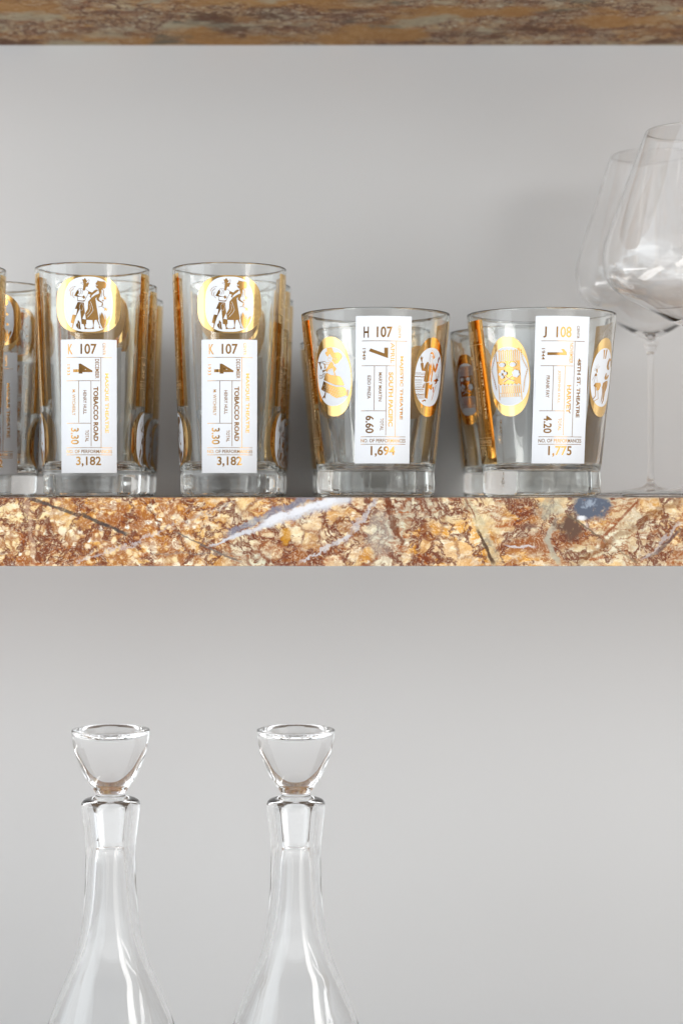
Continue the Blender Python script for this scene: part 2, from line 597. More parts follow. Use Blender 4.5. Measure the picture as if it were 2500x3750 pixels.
def text_polys(body, bold=0.0):
    """flat text mesh, unit height capitals, as (verts, faces) with bbox origin at lower left"""
    key = (body, bold)
    if key in _font_cache:
        return _font_cache[key]
    cu = bpy.data.curves.new("lettering", 'FONT')
    cu.body = body
    cu.size = 1.0
    cu.offset = bold
    cu.resolution_u = 3
    o = bpy.data.objects.new("lettering", cu)
    COL.objects.link(o)
    dg = bpy.context.evaluated_depsgraph_get()
    dg.update()
    me = bpy.data.meshes.new_from_object(o.evaluated_get(dg))
    vs = [(v.co.x, v.co.y) for v in me.vertices]
    fs = [tuple(f.vertices) for f in me.polygons]
    bpy.data.objects.remove(o)
    bpy.data.curves.remove(cu)
    bpy.data.meshes.remove(me)
    x0, x1 = min(v[0] for v in vs), max(v[0] for v in vs)
    y0, y1 = min(v[1] for v in vs), max(v[1] for v in vs)
    vs = [((x - x0) / (x1 - x0), (y - y0) / (y1 - y0)) for x, y in vs]
    _font_cache[key] = (vs, fs)
    return vs, fs


class Flat:
    """flat drawing in metres (s to the right, t up); every shape gets its own tiny height"""
    def __init__(self):
        self.bm = bmesh.new()
        self.lay = self.bm.verts.layers.float.new('h')

    def raw(self, vs, fs, h):
        bv = []
        for s, t in vs:
            v = self.bm.verts.new((s, t, 0))
            v[self.lay] = h
            bv.append(v)
        for f in fs:
            try:
                self.bm.faces.new([bv[i] for i in f])
            except ValueError:
                pass

    def poly(self, pts, h=0.0):
        from mathutils.geometry import tessellate_polygon
        tris = tessellate_polygon([[Vector((a, b, 0)) for a, b in pts]])
        self.raw(pts, [t for t in tris if len(set(t)) == 3], h)

    def rect(self, s0, s1, t0, t1, h=0.0):
        self.raw([(s0, t0), (s1, t0), (s1, t1), (s0, t1)], [(0, 1, 2, 3)], h)

    def stroke(self, pts, wd, h=0.0, dash=None):
        """polyline of the given width; dash=(on, off) in the same units"""
        if dash:
            segs, cur, on, left = [], [pts[0]], True, dash[0]
            for a, b in zip(pts[:-1], pts[1:]):
                a, b = Vector(a), Vector(b)
                L = (b - a).length
                pos = 0.0
                while L - pos > left:
                    pos += left
                    q = tuple(a + (b - a) * (pos / L))
                    if on:
                        cur.append(q)
                        segs.append(cur)
                    cur = [q]
                    on = not on
                    left = dash[0] if on else dash[1]
                left -= L - pos
                if on:
                    cur.append(tuple(b))
            if on and len(cur) > 1:
                segs.append(cur)
            for sgm in segs:
                self.stroke(sgm, wd, h)
            return
        P = [Vector(q) for q in pts]
        P = [q for i, q in enumerate(P) if i == 0 or (q - P[i - 1]).length > 1e-7]
        if len(P) < 2:
            return
        vs = []
        for i, q in enumerate(P):
            d = (P[min(i + 1, len(P) - 1)] - P[max(i - 1, 0)])
            if d.length < 1e-9:
                d = Vector((1, 0))
            d.normalize()
            nrm = Vector((-d.y, d.x)) * wd / 2
            vs += [tuple(q + nrm), tuple(q - nrm)]
        self.raw(vs, [(2 * i, 2 * i + 1, 2 * i + 3, 2 * i + 2) for i in range(len(P) - 1)], h)

    def text(self, body, s0, s1, t0, t1, h=0.0, rot=False, bold=0.0):
        """text fitted into the box; rot: reads from top to bottom"""
        vs, fs = text_polys(body, bold)
        if rot:
            vs = [(s0 + y * (s1 - s0), t1 - x * (t1 - t0)) for x, y in vs]
        else:
            vs = [(s0 + x * (s1 - s0), t0 + y * (t1 - t0)) for x, y in vs]
        self.raw(vs, fs, h)

    def ellipse(self, cs, ct, rs, rt, h=0.0, p=2.0, n=48):
        pts = []
        for k in range(n):
            a = 2 * pi * k / n
            ca, sa = cos(a), sin(a)
            pts.append((cs + rs * math.copysign(abs(ca) ** (2 / p), ca), ct + rt * math.copysign(abs(sa) ** (2 / p), sa)))
        self.poly(pts, h)

    def wrap(self, name, Rz, theta, zc, off, mat, parent, step=.0013, slope=1.0):
        bm = self.bm
        xs = [v.co.x for v in bm.verts]
        k = math.floor(min(xs) / step) + 1
        while k * step < max(xs):
            bmesh.ops.bisect_plane(bm, geom=bm.verts[:] + bm.edges[:] + bm.faces[:], dist=1e-8,
                                   plane_co=(k * step, 0, 0), plane_no=(1, 0, 0))
            k += 1
        for v in bm.verts:
            s, t = v.co.x, v.co.y
            z = zc + t * slope
            R0 = Rz(z)
            a = theta + s / R0
            r = R0 + off + v[self.lay]
            v.co = Vector((r * sin(a), -r * cos(a), z))
        # faces look outwards
        for f in bm.faces:
            f.normal_update()
            c = f.calc_center_median()
            if f.normal.x * c.x + f.normal.y * c.y < 0:
                f.normal_flip()
        me = bpy.data.meshes.new(name)
        bm.to_mesh(me)
        bm.free()
        for f in me.polygons:
            f.use_smooth = True
        return obj(name, me, mat, parent)


E1 = 1.5e-5     # height step between layers of print


def ticket_lettering(F, W, H, T, top):
    """T: dict of words; top: share of the ticket above the first line of figures"""
    def U(u):
        return (u - .5) * W

    # v runs 47 .. 1374 on the tall ticket; the top margin can be stretched
    def V(v):
        a = (v - 47.0) / (1374.0 - 47.0)
        return H / 2 - (top + a * (1 - top)) * H

    def tx(key, u0, u1, v0, v1, rot=True, bold=.016, h=0.0):
        F.text(T[key] if key in T else key, U(u0), U(u1), V(v1), V(v0), h, rot, bold)

    lw = .00032

    def hl(v, u0, u1):
        F.rect(U(u0), U(u1), V(v) - lw / 2, V(v) + lw / 2, E1)

    def vl(u, v0, v1):
        F.rect(U(u) - lw / 2, U(u) + lw / 2, V(v1), V(v0), E1 * 2)

    tx('row', .14, .14 + T.get('roww', .09), 47, 154, False, .02)
    tx('seat', .367, .643, 45, 152, False, .02)
    tx('CENTR', .745, .795, 35, 160)
    hl(185, .11, .91)
    vl(.715, 185, 1112)
    tx('month', .615, .685, 202, 402)
    if T['day'] == '1':
        F.poly([(U(.22), V(322)), (U(.22), V(295)), (U(.50), V(295)), (U(.46), V(262)), (U(.51), V(262)), (U(.565), V(295)), (U(.565), V(322))], 0)
    else:
        tx('day', .235, .57, 250, 352, True, .03)
    tx('year', .12, .18, 257, 367)
    hl(425, .11, .695)
    vl(.545, 425, 1099)
    vl(.335, 425, 856)
    tx('show', .585, .668, *T['showv'], True, .042)
    tx('theatre', .775, .85, *T['theatrev'], True, .034)
    tx('star', .41, .468, *T['starv'])
    tx('star2', .215, .275, *T['star2v'])
    hl(862, .11, .545)
    tx('price', .19, .335, 909, 1080, True, .022)
    tx('TOTAL', .445, .505, 932, 1054)
    hl(1114, .11, .91)
    tx('NO. OF PERFORMANCES', .11, .91, 1134, 1170, False)
    hl(1187, .11, .91)
    tx('runs', .285, .715, 1204, 1310, False, .022)


TALL = dict(row='K', seat='107', month='DECEMBER', day='4', year='1933', show='TOBACCO ROAD', showv=(485, 1047),
            theatre='MASQUE THEATRE', theatrev=(347, 960), star='HENRY HULL', starv=(524, 769),
            star2='M. WYCHERLY', star2v=(515, 782), price='3.30', runs='3,182')
LOWH = dict(row='H', seat='107', month='APRIL', day='7', year='1949', show='SOUTH PACIFIC', showv=(485, 1015),
            theatre='MAJESTIC THEATRE', theatrev=(330, 945), star='MARY MARTIN', starv=(490, 770),
            star2='EZIO PINZA', star2v=(520, 745), price='6.60', runs='1,694')
LOWJ = dict(roww=.06, row='J', seat='108', month='NOVEMBER', day='1', year='1944', show='HARVEY', showv=(610, 890),
            theatre='48TH ST. THEATRE', theatrev=(350, 925), star='JOSEPHINE HULL', starv=(470, 790),
            star2='FRANK FAY', star2v=(520, 735), price='4.20', runs='1,775')


class Sketch:
    """a figure traced in its own drawing units, turned into metres on the glass"""
    def __init__(self, cx, cy, k, kx=None, curve=None):
        self.F = Flat()      # gold
        self.G = Flat()      # white on gold
        self.cx, self.cy, self.k, self.kx, self.curve = cx, cy, k, kx or k, curve
        self.i = 0

    def c(self, pts):
        res = []
        for x, y in pts:
            s = (x - self.cx) * self.kx
            if self.curve:
                s = self.curve(x)
            res.append((s, -(y - self.cy) * self.k))
        return res

    def g(self, *pts):
        self.i += 1
        self.F.poly(self.c(pts), E1 * .35 * self.i)

    def gs(self, wd, *pts, dash=None):
        self.i += 1
        self.F.stroke(self.c(pts), wd * self.k, E1 * .35 * self.i, dash and (dash[0] * self.k, dash[1] * self.k))

    def w(self, *pts):
        self.i += 1
        self.G.poly(self.c(pts), E1 * .2 * self.i)

    def ws(self, wd, *pts, dash=None):
        self.i += 1
        self.G.stroke(self.c(pts), wd * self.k, E1 * .2 * self.i, dash and (dash[0] * self.k, dash[1] * self.k))

    def blob(self, x, y, rx, ry, gold=False, n=14):
        (self.g if gold else self.w)(*[(x + rx * cos(2 * pi * q / n), y + ry * sin(2 * pi * q / n)) for q in range(n)])

    def star(self, x, y, r, n=5, gold=True):
        pts = []
        for q in range(2 * n):
            rr = r if q % 2 == 0 else r * .45
            pts.append((x + rr * sin(pi * q / n), y - rr * cos(pi * q / n)))
        (self.g if gold else self.w)(*pts)


def sk_couple():
    k = .1467 / 6103
    S = Sketch(732, 785, k, k * 1.03)
    g, gs, w_, ws = S.g, S.gs, S.w, S.ws
    g((585, 172), (625, 168), (657, 132), (692, 182), (712, 232), (745, 255), (762, 268), (748, 280), (742, 310), (728, 325),
      (730, 350), (690, 352), (672, 380), (668, 420), (632, 460), (608, 430), (615, 330), (622, 290), (615, 250), (605, 205))
    gs(9, (612, 242), (545, 255), (615, 295))
    gs(9, (705, 208), (755, 172), (762, 190), (745, 250))
    w_((680, 250), (732, 232), (708, 264))
    g((395, 575), (430, 500), (465, 440), (490, 425), (512, 465), (505, 520), (470, 545), (480, 565), (545, 590), (590, 598),
      (635, 565), (650, 600), (690, 605), (655, 620), (670, 650), (640, 630), (635, 665), (600, 620), (560, 603), (470, 598))
    gs(8, (490, 425), (512, 402), (545, 390), (590, 400), (612, 425))
    gs(8, (685, 418), (740, 462), (730, 535), (655, 690))
    gs(9, (475, 600), (478, 675))
    gs(14, (545, 420), (566, 460), (550, 500), (525, 545), dash=(22, 9))
    gs(8, (590, 430), (598, 480), (582, 540))
    g((740, 458), (832, 495), (850, 470), (845, 545), (812, 580), (805, 640), (768, 590), (790, 560), (780, 540), (735, 530))
    g((465, 670), (500, 688), (600, 698), (650, 685), (660, 700), (640, 722), (560, 716), (480, 705))
    g((480, 730), (630, 747), (642, 880), (655, 1010), (635, 1040), (588, 1150), (672, 1165), (685, 1175), (688, 1275), (668, 1288),
      (665, 1350), (690, 1380), (720, 1395), (660, 1412), (642, 1400), (645, 1350), (618, 1285), (575, 1280), (540, 920),
      (525, 910), (430, 1110), (385, 1250), (355, 1372), (292, 1388), (340, 1350), (352, 1265), (302, 1240), (345, 1060),
      (365, 1030), (410, 895), (450, 800))
    w_((400, 900), (470, 908), (440, 1055), (365, 1040))
    ws(5, (525, 830), (545, 780), (600, 770), (622, 840), (600, 930), (560, 945), (530, 890), (525, 830))
    g((475 - 60, 925), (450, 930), (428, 1030), (380, 1020))
    # woman
    g((955, 192), (1000, 205), (1060, 214), (1110, 210), (1160, 240), (1172, 300), (1158, 360), (1130, 392), (1085, 385), (1062, 420),
      (1040, 430), (975, 395), (940, 385), (932, 355), (915, 340), (925, 300), (912, 262), (950, 225))
    w_((925, 312), (945, 300), (962, 312), (945, 326))
    gs(16, (1075, 395), (1105, 450), (1098, 530), (1125, 600))
    gs(12, (1045, 430), (1055, 520), (1045, 600), dash=(16, 7))
    g((975, 395), (1040, 405), (1048, 480), (1022, 580), (988, 640), (935, 615), (905, 640), (925, 790), (985, 1160), (880, 1182),
      (680, 1176), (660, 1020), (725, 900), (735, 720), (820, 620), (900, 560), (1000, 512), (985, 460))
    g((980, 425), (920, 422), (870, 450), (832, 500), (845, 545), (905, 510), (935, 470))
    ws(14, (820, 600), (860, 545), (915, 500), (985, 470))
    g((945, 612), (988, 638), (1000, 680), (1085, 740), (1092, 800), (1065, 832), (1052, 822), (1070, 752), (975, 705), (930, 660))
    gs(9, (975, 852), (1050, 832), (1110, 862), (1150, 890))
    S.star(1155, 905, 50)
    S.star(1140, 628, 48)
    S.star(1088, 690, 28)
    g((835, 1180), (885, 1180), (865, 1290), (862, 1345), (872, 1395), (845, 1402), (815, 1388), (850, 1350), (850, 1290))
    g((935, 1170), (967, 1165), (1010, 1320), (1018, 1360), (1060, 1382), (1000, 1380), (988, 1350), (1003, 1325))
    gs(13, (690, 1392), (760, 1399), (822, 1388))
    g((485, 1180), (535, 1240), (540, 1340), (560, 1415), (490, 1400), (440, 1330), (440, 1280), (475, 1260))
    ws(8, (505, 1260), (495, 1330), (510, 1395), dash=(20, 10))
    g((1060, 980), (1100, 1060), (1150, 1200), (1110, 1390), (1080, 1380), (1030, 1200), (1035, 1060))
    g((1132, 1020), (1162, 1100), (1165, 1240), (1148, 1190))
    g((1255, 1060), (1262, 1120), (1190, 1300), (1120, 1395), (1175, 1160))
    g((1018, 990), (1030, 1080), (1028, 1200), (1078, 1380), (1015, 1240), (1003, 1100))
    gs(10, (425, 345), (340, 360), (280, 420), (265, 470), dash=(46, 10))
    gs(11, (388, 395), (312, 450), (297, 520), (322, 578))
    gs(9, (370, 475), (350, 530), (365, 590), (402, 634))
    ws(11, (790, 725), (828, 830), (852, 930), (815, 1000), (720, 1108), dash=(24, 12))
    ws(8, (775, 790), (790, 890), (765, 965), (700, 1050), dash=(20, 14))
    return S


def curve_of(gx, R, th, x0, k, pxm):
    """drawing x -> arc length from the medallion's own centre line"""
    def f(x):
        q = max(-.985, min(.985, ((x0 + x * k) - gx) / R))
        return (asin(q) - th) * R / pxm
    return f


def sk_dancer():
    k = .1361
    S = Sketch(0, (1374 - 1220) / k, k / 6150, curve=curve_of(1374, 256, radians(-38.6), 1130, k, 6000))
    g, gs, w_, ws = S.g, S.gs, S.w, S.ws
    g((525, 345), (665, 345), (690, 430), (715, 490), (830, 485), (900, 530), (925, 600), (905, 660), (850, 720), (800, 780),
      (715, 805), (680, 745), (640, 700), (665, 640), (625, 570), (600, 520), (560, 560), (545, 590), (510, 560), (478, 500),
      (490, 455), (530, 450))
    gs(10, (550, 598), (552, 645), (536, 668), (560, 700), (600, 722), (640, 742))
    gs(8, (565, 618), (592, 602), (622, 612))
    gs(8, (570, 636), (618, 640))
    ws(7, (700, 640), (720, 690), (745, 640), (765, 700), (800, 650))
    ws(7, (860, 540), (890, 600), (860, 680), dash=(16, 12))
    g((600, 742), (665, 747), (690, 850), (750, 910), (745, 950), (700, 1000), (722, 1100), (690, 1100), (672, 1000), (650, 905),
      (560, 930), (520, 960), (495, 1015), (470, 965), (390, 1000), (365, 930), (400, 950), (480, 918), (540, 830), (575, 780))
    gs(15, (245, 728), (280, 724), (460, 712), (492, 758), (580, 750))
    gs(12, (330, 745), (410, 750), (450, 790), (560, 802))
    g((285, 722), (335, 732), (330, 800), (368, 880), (330, 935), (318, 830))
    g((410, 760), (450, 772), (475, 895), (425, 910), (440, 830))
    gs(9, (382, 960), (380, 1075))
    gs(13, (440, 1020), (410, 1100), (350, 1160), (290, 1165), (274, 1110), (292, 1072), (350, 1082), (440, 1022))
    for x in (320, 350, 380):
        gs(8, (x, 1085), (x - 6, 1150))
    g((490, 1022), (600, 1090), (720, 1108), (830, 1135), (870, 1190), (935, 1370), (900, 1395), (700, 1370), (550, 1290),
      (395, 1215), (440, 1060))
    g((385, 1240), (560, 1350), (720, 1415), (900, 1420), (965, 1470), (985, 1580), (960, 1650), (820, 1700), (700, 1715),
      (600, 1660), (520, 1590), (400, 1530), (305, 1460), (350, 1360))
    for r_ in range(4):
        for q in range(9):
            x = 400 + q * 60 + (r_ % 2) * 28
            y = 1340 + q * 26 + r_ * 62 - (q > 6) * 34 * (q - 6)
            if y < 1690 and x < 950:
                ws(9, (x, y), (x + 4, y + 34))
    ws(9, (400, 1225), (560, 1310), (720, 1372), (900, 1388), dash=(30, 14))
    g((410, 1545), (437, 1555), (412, 1640), (402, 1722), (385, 1680), (340, 1715), (330, 1690), (390, 1620))
    g((1000, 1500), (1032, 1510), (1005, 1670), (970, 1662), (1003, 1560))
    for q in range(5):
        gs(6, (560 + q * 38, 930 - q * 6), (556 + q * 38, 1000 - q * 10))
    return S


def sk_sailor():
    k = 150 / 1102
    S = Sketch(0, (1376 - 1220) / k, k / 6150, curve=curve_of(1374, 256, radians(53.5), 1500, k, 6000))
    g, gs, w_, ws = S.g, S.gs, S.w, S.ws
    gs(9, (560, 470), (575, 415), (640, 470), (665, 560), (665, 602), (632, 640))
    g((530, 500), (555, 465), (600, 470), (640, 560), (655, 600), (615, 655), (603, 560), (600, 530), (570, 510), (535, 525))
    gs(9, (530, 530), (520, 600), (520, 690), (545, 722), (535, 760), (562, 822), (590, 762), (602, 690), (606, 640))
    gs(9, (576, 580), (600, 582), (600, 602), (576, 604), (576, 580))
    gs(8, (540, 560), (550, 600), (540, 650), (556, 680))
    g((345, 770), (370, 780), (395, 930), (440, 780), (475, 735), (505, 750), (505, 950), (560, 1100), (560, 1260), (480, 1300),
      (415, 1265), (440, 1000), (400, 990), (350, 990), (320, 900), (295, 790))
    g((320, 770), (275, 640), (290, 635), (300, 580), (320, 640), (350, 600), (335, 680), (338, 765))
    g((528, 780), (562, 835), (592, 775), (596, 1000), (575, 1110), (540, 1040), (515, 950), (515, 770))
    g((628, 740), (690, 920), (705, 790), (720, 750), (755, 770), (735, 920), (700, 1015), (660, 980), (640, 940), (622, 1290),
      (590, 1240), (604, 1000))
    g((740, 742), (745, 620), (775, 555), (785, 600), (765, 700), (752, 745))
    ws(9, (575, 890), (590, 940), (575, 1000), (570, 1080), dash=(16, 12))
    g((455, 1312), (560, 1292), (575, 1370), (650, 1310), (635, 1490), (560, 1450), (550, 1700), (545, 1740), (475, 1715), (465, 1500))
    g((435, 1312), (445, 1440), (395, 1460), (410, 1370))
    g((400, 1800), (480, 1760), (510, 1780), (500, 1822), (480, 1792), (430, 1828))
    gs(18, (655, 1772), (700, 1560), (745, 1350))
    gs(13, (748, 1200), (790, 960), (818, 822), dash=(52, 16))
    gs(10, (752, 1200), (800, 1040), (834, 930))
    gs(9, (760, 1200), (810, 1100), (838, 1040))
    gs(14, (718, 1050), (728, 1120), (748, 1190))
    g((750, 1165), (800, 1210), (765, 1245), (752, 1300), (695, 1342), (730, 1262), (660, 1245), (700, 1205))
    g((655, 1410), (690, 1400), (692, 1550), (676, 1562), (670, 1470), (650, 1440))
    for y, wd in ((1050, 10), (1085, 10), (1152, 24), (1235, 8), (1265, 8), (1315, 9), (1360, 8), (1410, 10), (1450, 14), (1500, 24),
                  (1555, 8), (1625, 26), (1668, 14), (1705, 9), (1732, 7)):
        x1 = 430 if y < 1560 else 455
        if 1180 < y < 1440:
            x1 = 375
        gs(wd * .8, (175 + (y > 1650) * 20, y + 8), (215, y - 6), (260, y + 7), (300, y - 6), (340, y + 7), (x1, y - 7))
    return S


def sk_blanket():
    k = 160 / 1176
    S = Sketch(0, (1378 - 1220) / k, k / 6150, curve=curve_of(1980, 256, radians(-29.7), 1780, k, 6000))
    g, gs, w_, ws = S.g, S.gs, S.w, S.ws
    g((245, 755), (400, 750), (560, 748), (720, 745), (858, 742), (860, 1385), (700, 1388), (560, 1390), (420, 1392), (262, 1394))
    gs(26, (235, 440), (252, 760))
    gs(26, (850, 440), (850, 750))
    S.blob(240, 438, 26, 26, True)
    S.blob(832, 432, 32, 30, True)
    gs(24, (272, 1395), (285, 1800))
    gs(24, (850, 1385), (862, 1800))
    for q in range(10):
        x = 322 + q * 53
        gs(32, (x, 478), (x + 4, 748))
        if q % 2 == 0:
            S.blob(x, 458, 18, 16, True)
    gs(8, (262, 476), (840, 470))
    for q in range(9):
        x = 370 + q * 54
        gs(32, (x, 1412), (x + 4, 1612))
        gs(24, (x - 24, 1618), (x - 22, 1700))
    gs(9, (285, 1614), (850, 1606))
    gs(9, (290, 1712), (850, 1704))
    for cx, rx in ((400, 76), (675, 80)):
        S.blob(cx, 852, rx, 60, n=20)
        S.i += 1
        for q in range(9):
            a = pi * (1.0 + q / 8)
            S.blob(cx + rx * 1.35 * cos(a), 838 + 100 * sin(a), 10, 10, n=8)
        gs(9, (cx - 30, 846), (cx - 12, 846))
        gs(9, (cx + 12, 846), (cx + 32, 846))
        gs(9, (cx - 10, 876), (cx + 8, 880))
    for dx, dy in ((0, -58), (-60, 10), (70, -8), (-14, 86)):
        S.blob(405 + dx, 1090 + dy, 42, 46, n=14)
    for q in range(6):
        a = 2 * pi * q / 6 + .3
        S.blob(745 + 58 * cos(a), 1092 + 66 * sin(a), 42, 44, n=12)
    S.blob(745, 1092, 62, 62, n=16)
    gs(9, *[(745 + (8 + q * 2.3) * cos(q * .55), 1092 + (8 + q * 2.3) * sin(q * .55)) for q in range(20)])
    ws(13, (430, 1120), (530, 1240), (620, 1270), (705, 1302))
    ws(13, (650, 1140), (530, 1240), (405, 1316))
    ws(7, (262, 945), (400, 950), (560, 930), (700, 960), (850, 915), dash=(22, 26))
    for q in range(6):
        S.blob(305 + q * 100, 1378, 16, 16, n=8)
    gs(24, (218, 530), (205, 700), (118, 990), dash=(44, 16))
    gs(24, (120, 1000), (170, 1220), (224, 1530), dash=(44, 16))
    gs(24, (888, 455), (925, 700), (1045, 965), dash=(44, 16))
    gs(24, (1045, 975), (965, 1250), (908, 1610), dash=(44, 16))
    return S


def sk_guest():
    """a seated guest beside a plant stand"""
    k = 130 / 849
    S = Sketch(0, (1380 - 1180) / k, k / 6150, curve=curve_of(1980, 256, radians(61.5), 2130, k, 6000))
    g, gs, w_, ws = S.g, S.gs, S.w, S.ws
    g((432, 640), (468, 636), (462, 860), (446, 862))
    g((496, 625), (530, 618), (505, 850), (482, 855))
    gs(9, (575, 650), (572, 760), (565, 860), dash=(24, 14))
    g((560, 900), (600, 815), (640, 830), (655, 900), (645, 1000), (605, 1110), (560, 1100), (545, 1030))
    w_((600, 900), (625, 880), (630, 980), (605, 1080), (588, 1010))
    g((540, 1190), (560, 1185), (560, 1290), (600, 1220), (625, 1240), (580, 1340), (530, 1360), (510, 1310))
    ws(6, (560, 1110), (600, 1130), (620, 1200))
    g((560, 1380), (600, 1368), (605, 1450), (590, 1560), (560, 1660), (545, 1860), (512, 1950), (498, 1940), (520, 1850), (505, 1600),
      (470, 1560), (490, 1440))
    g((480, 1560), (500, 1600), (505, 1800), (492, 1860), (470, 1930), (478, 1850), (488, 1700))
    ws(7, (520, 1480), (525, 1600), (535, 1800))
    for q in ((235, 1150), (250, 1100), (272, 1035), (325, 995), (372, 1040)):
        gs(7, (302, 1145), q, dash=(30, 9))
    g((285, 1120), (320, 1120), (330, 1200), (305, 1210))
    g((275, 1230), (310, 1220), (325, 1280), (258, 1290))
    gs(8, (265, 1290), (215, 1400))
    gs(8, (285, 1290), (260, 1455))
    gs(8, (315, 1285), (340, 1435))
    g((260, 1520), (300, 1450), (420, 1440), (440, 1500), (400, 1620), (340, 1640), (330, 1560), (300, 1560))
    gs(26, (300, 1540), (330, 1760), (280, 1840))
    gs(18, (370, 1620), (400, 1830), (305, 1890))
    return S


def finish_sketch(S, Rz, theta, zc, off, part):
    fig = S.F.wrap("figure", Rz, theta, zc, off, M_GOLDTXT, part)
    if len(S.G.bm.faces):
        S.G.wrap("figure_white_print", Rz, theta, zc, off + E1 * .35 * (S.i + 2), M_WHITE, part)  # white printed details over the gold figure
    else:
        S.G.bm.free()
    return fig


def gold_ticket(Rz, theta, zc, W, H, T, top, parent, slope):
    F = Flat()
    F.rect(-W / 2, W / 2, -H / 2, H / 2)
    part = F.wrap("gold_ticket", Rz, theta, zc, 6e-5, M_GOLD, parent, slope=slope)
    L = Flat()
    ticket_lettering(L, W, H, T, top)
    L.wrap("ticket_lettering", Rz, theta, zc, 6e-5 + 2e-5, M_WHITE_TXT, part, slope=slope)
    return part


def white_ticket(Rz, theta, zc, W, H, T, top, parent, slope):
    F = Flat()
    F.rect(-W / 2, W / 2, -H / 2, H / 2)
    part = F.wrap("white_ticket", Rz, theta, zc, 6e-5, M_WHITE, parent, slope=slope)
    L = Flat()
    ticket_lettering(L, W, H, T, top)
    L.wrap("ticket_lettering", Rz, theta, zc, 6e-5 + 3e-5, M_GOLDTXT, part, slope=slope)
    return part


def medallion(Rz, theta, zc, gold, white, sk, parent, slope, p=2.4, wshift=0.0):
    F = Flat()
    F.ellipse(0, 0, gold[0], gold[1], 0, p, 72)
    part = F.wrap("medallion", Rz, theta, zc, 5e-5, M_GOLD, parent, slope=slope)
    F = Flat()
    F.ellipse(wshift, 0, white[0], white[1], 0, p, 72)
    F.wrap("medallion_panel", Rz, theta, zc, 8e-5, M_WHITE, part, slope=slope)
    finish_sketch(sk(), Rz, theta, zc, 1.1e-4, part)
    return part


M_WHITE_TXT = gold_mat("etched_gold", .5, .3, (.97, .78, .48))

# ------------------------------------------------------------------ tumblers
SH = .00015     # the glasses stand a hair above the stone


def tumbler_profile(H, Rt, Rb, zb, Rfoot, wall, floor, floor_r):
    """outer profile from the axis under the foot up to the rim, then down inside"""
    pr = [(0, .0022), (Rfoot * .55, .0020), (Rfoot * .80, .0010)]
    pr = [(0, .0022)] + [(Rfoot * q, .0022 * (1 - q ** 3)) for q in (.2, .4, .55, .68, .78, .85)]
    pr += [(Rfoot * .89, .0001), (Rfoot * .91, 0)]
    pr += arc(Rfoot - .0035, .0035, .0035, -70, -5, 7)
    pr += [(Rfoot + .0001, zb * .5), (Rb - .0004, zb - .0022), (Rb - .0004, zb - .0012), (Rb - .0003, zb - .0003), (Rb + .0000, zb + .0008)]
    n = 14
    for k in range(1, n + 1):
        q = k / n
        z = zb + .0008 + (H - .0012 - zb - .0008) * q
        pr.append((Rb + (Rt - Rb) * (z - zb) / (H - zb), z))
    rt = Rt
    pr += arc(rt - wall * .5, H - wall * .5, wall * .5, 20, 160, 7)
    zi = floor + floor_r

    def ri(z):
        return (Rb + (Rt - Rb) * (z - zb) / (H - zb)) - wall - (wall * .9) * max(0, 1 - (z - zi) / (H * .55)) ** 2
    for k in range(n + 1):
        q = k / n
        z = H - wall * 1.2 + (zi - (H - wall * 1.2)) * q
        pr.append((ri(z), z))
    rr = ri(zi)
    for k in range(1, 10):
        a = radians(90 * k / 9)
        pr.append((rr - floor_r * 1.35 * (1 - cos(a)), zi - floor_r * sin(a)))
    last = pr[-1][0]
    pr += [(last * q, floor - .0009 * (1 - q * q)) for q in (.8, .6, .4, .2)]
    pr.append((0, floor - .0009))
    return pr


def taper(H, Rt, Rb, zb):
    def f(z):
        return Rb + (Rt - Rb) * (z - zb) / (H - zb)
    return f


# tall glass
TH, TRt, TRb, TZb = .1412, .0353, .0307, .0172
tallR = taper(TH, TRt, TRb, TZb)
t_slope = cos(math.atan((TRt - TRb) / (TH - TZb)))


def z_at(y, d):
    return (HY - y) / FPX * d - Z_TOP


def make_tall(loc, rotz, label):
    t = empty("tall_tumbler", loc, label, "glass tumbler", "tall gold printed tumblers", rotz)
    from_bm("glass_body", lathe(tumbler_profile(TH, TRt, TRb, TZb, .0300, .0013, .0172, .005)), M_TUMBLER, t, True)
    W = .0350
    zt, zb = z_at(1243, 1.066), z_at(1733, 1.068)
    zm = z_at(1115, 1.066)
    Hh = zt - zb
    for k in (0, 2):
        th = k * pi / 2
        medallion(tallR, th, zm, (.0203, .0174), (.0149, .0165), sk_couple, t, t_slope, 2.7)
        white_ticket(tallR, th, (zt + zb) / 2, W, Hh, TALL, .034, t, t_slope)
    # the gold sides: ticket above, medallion below
    z1, z0 = z_at(1013, 1.10), z_at(1492, 1.10)
    for k in (1, 3):
        th = k * pi / 2
        gold_ticket(tallR, th, (z1 + z0) / 2, W, z1 - z0, TALL, .034, t, t_slope)
        medallion(tallR, th, z_at(1611, 1.10), (.0203, .0174), (.0149, .0165), sk_couple, t, t_slope, 2.7)
    return t


def px_to_x(px, d):
    return (px - 1250.0) / FPX * d


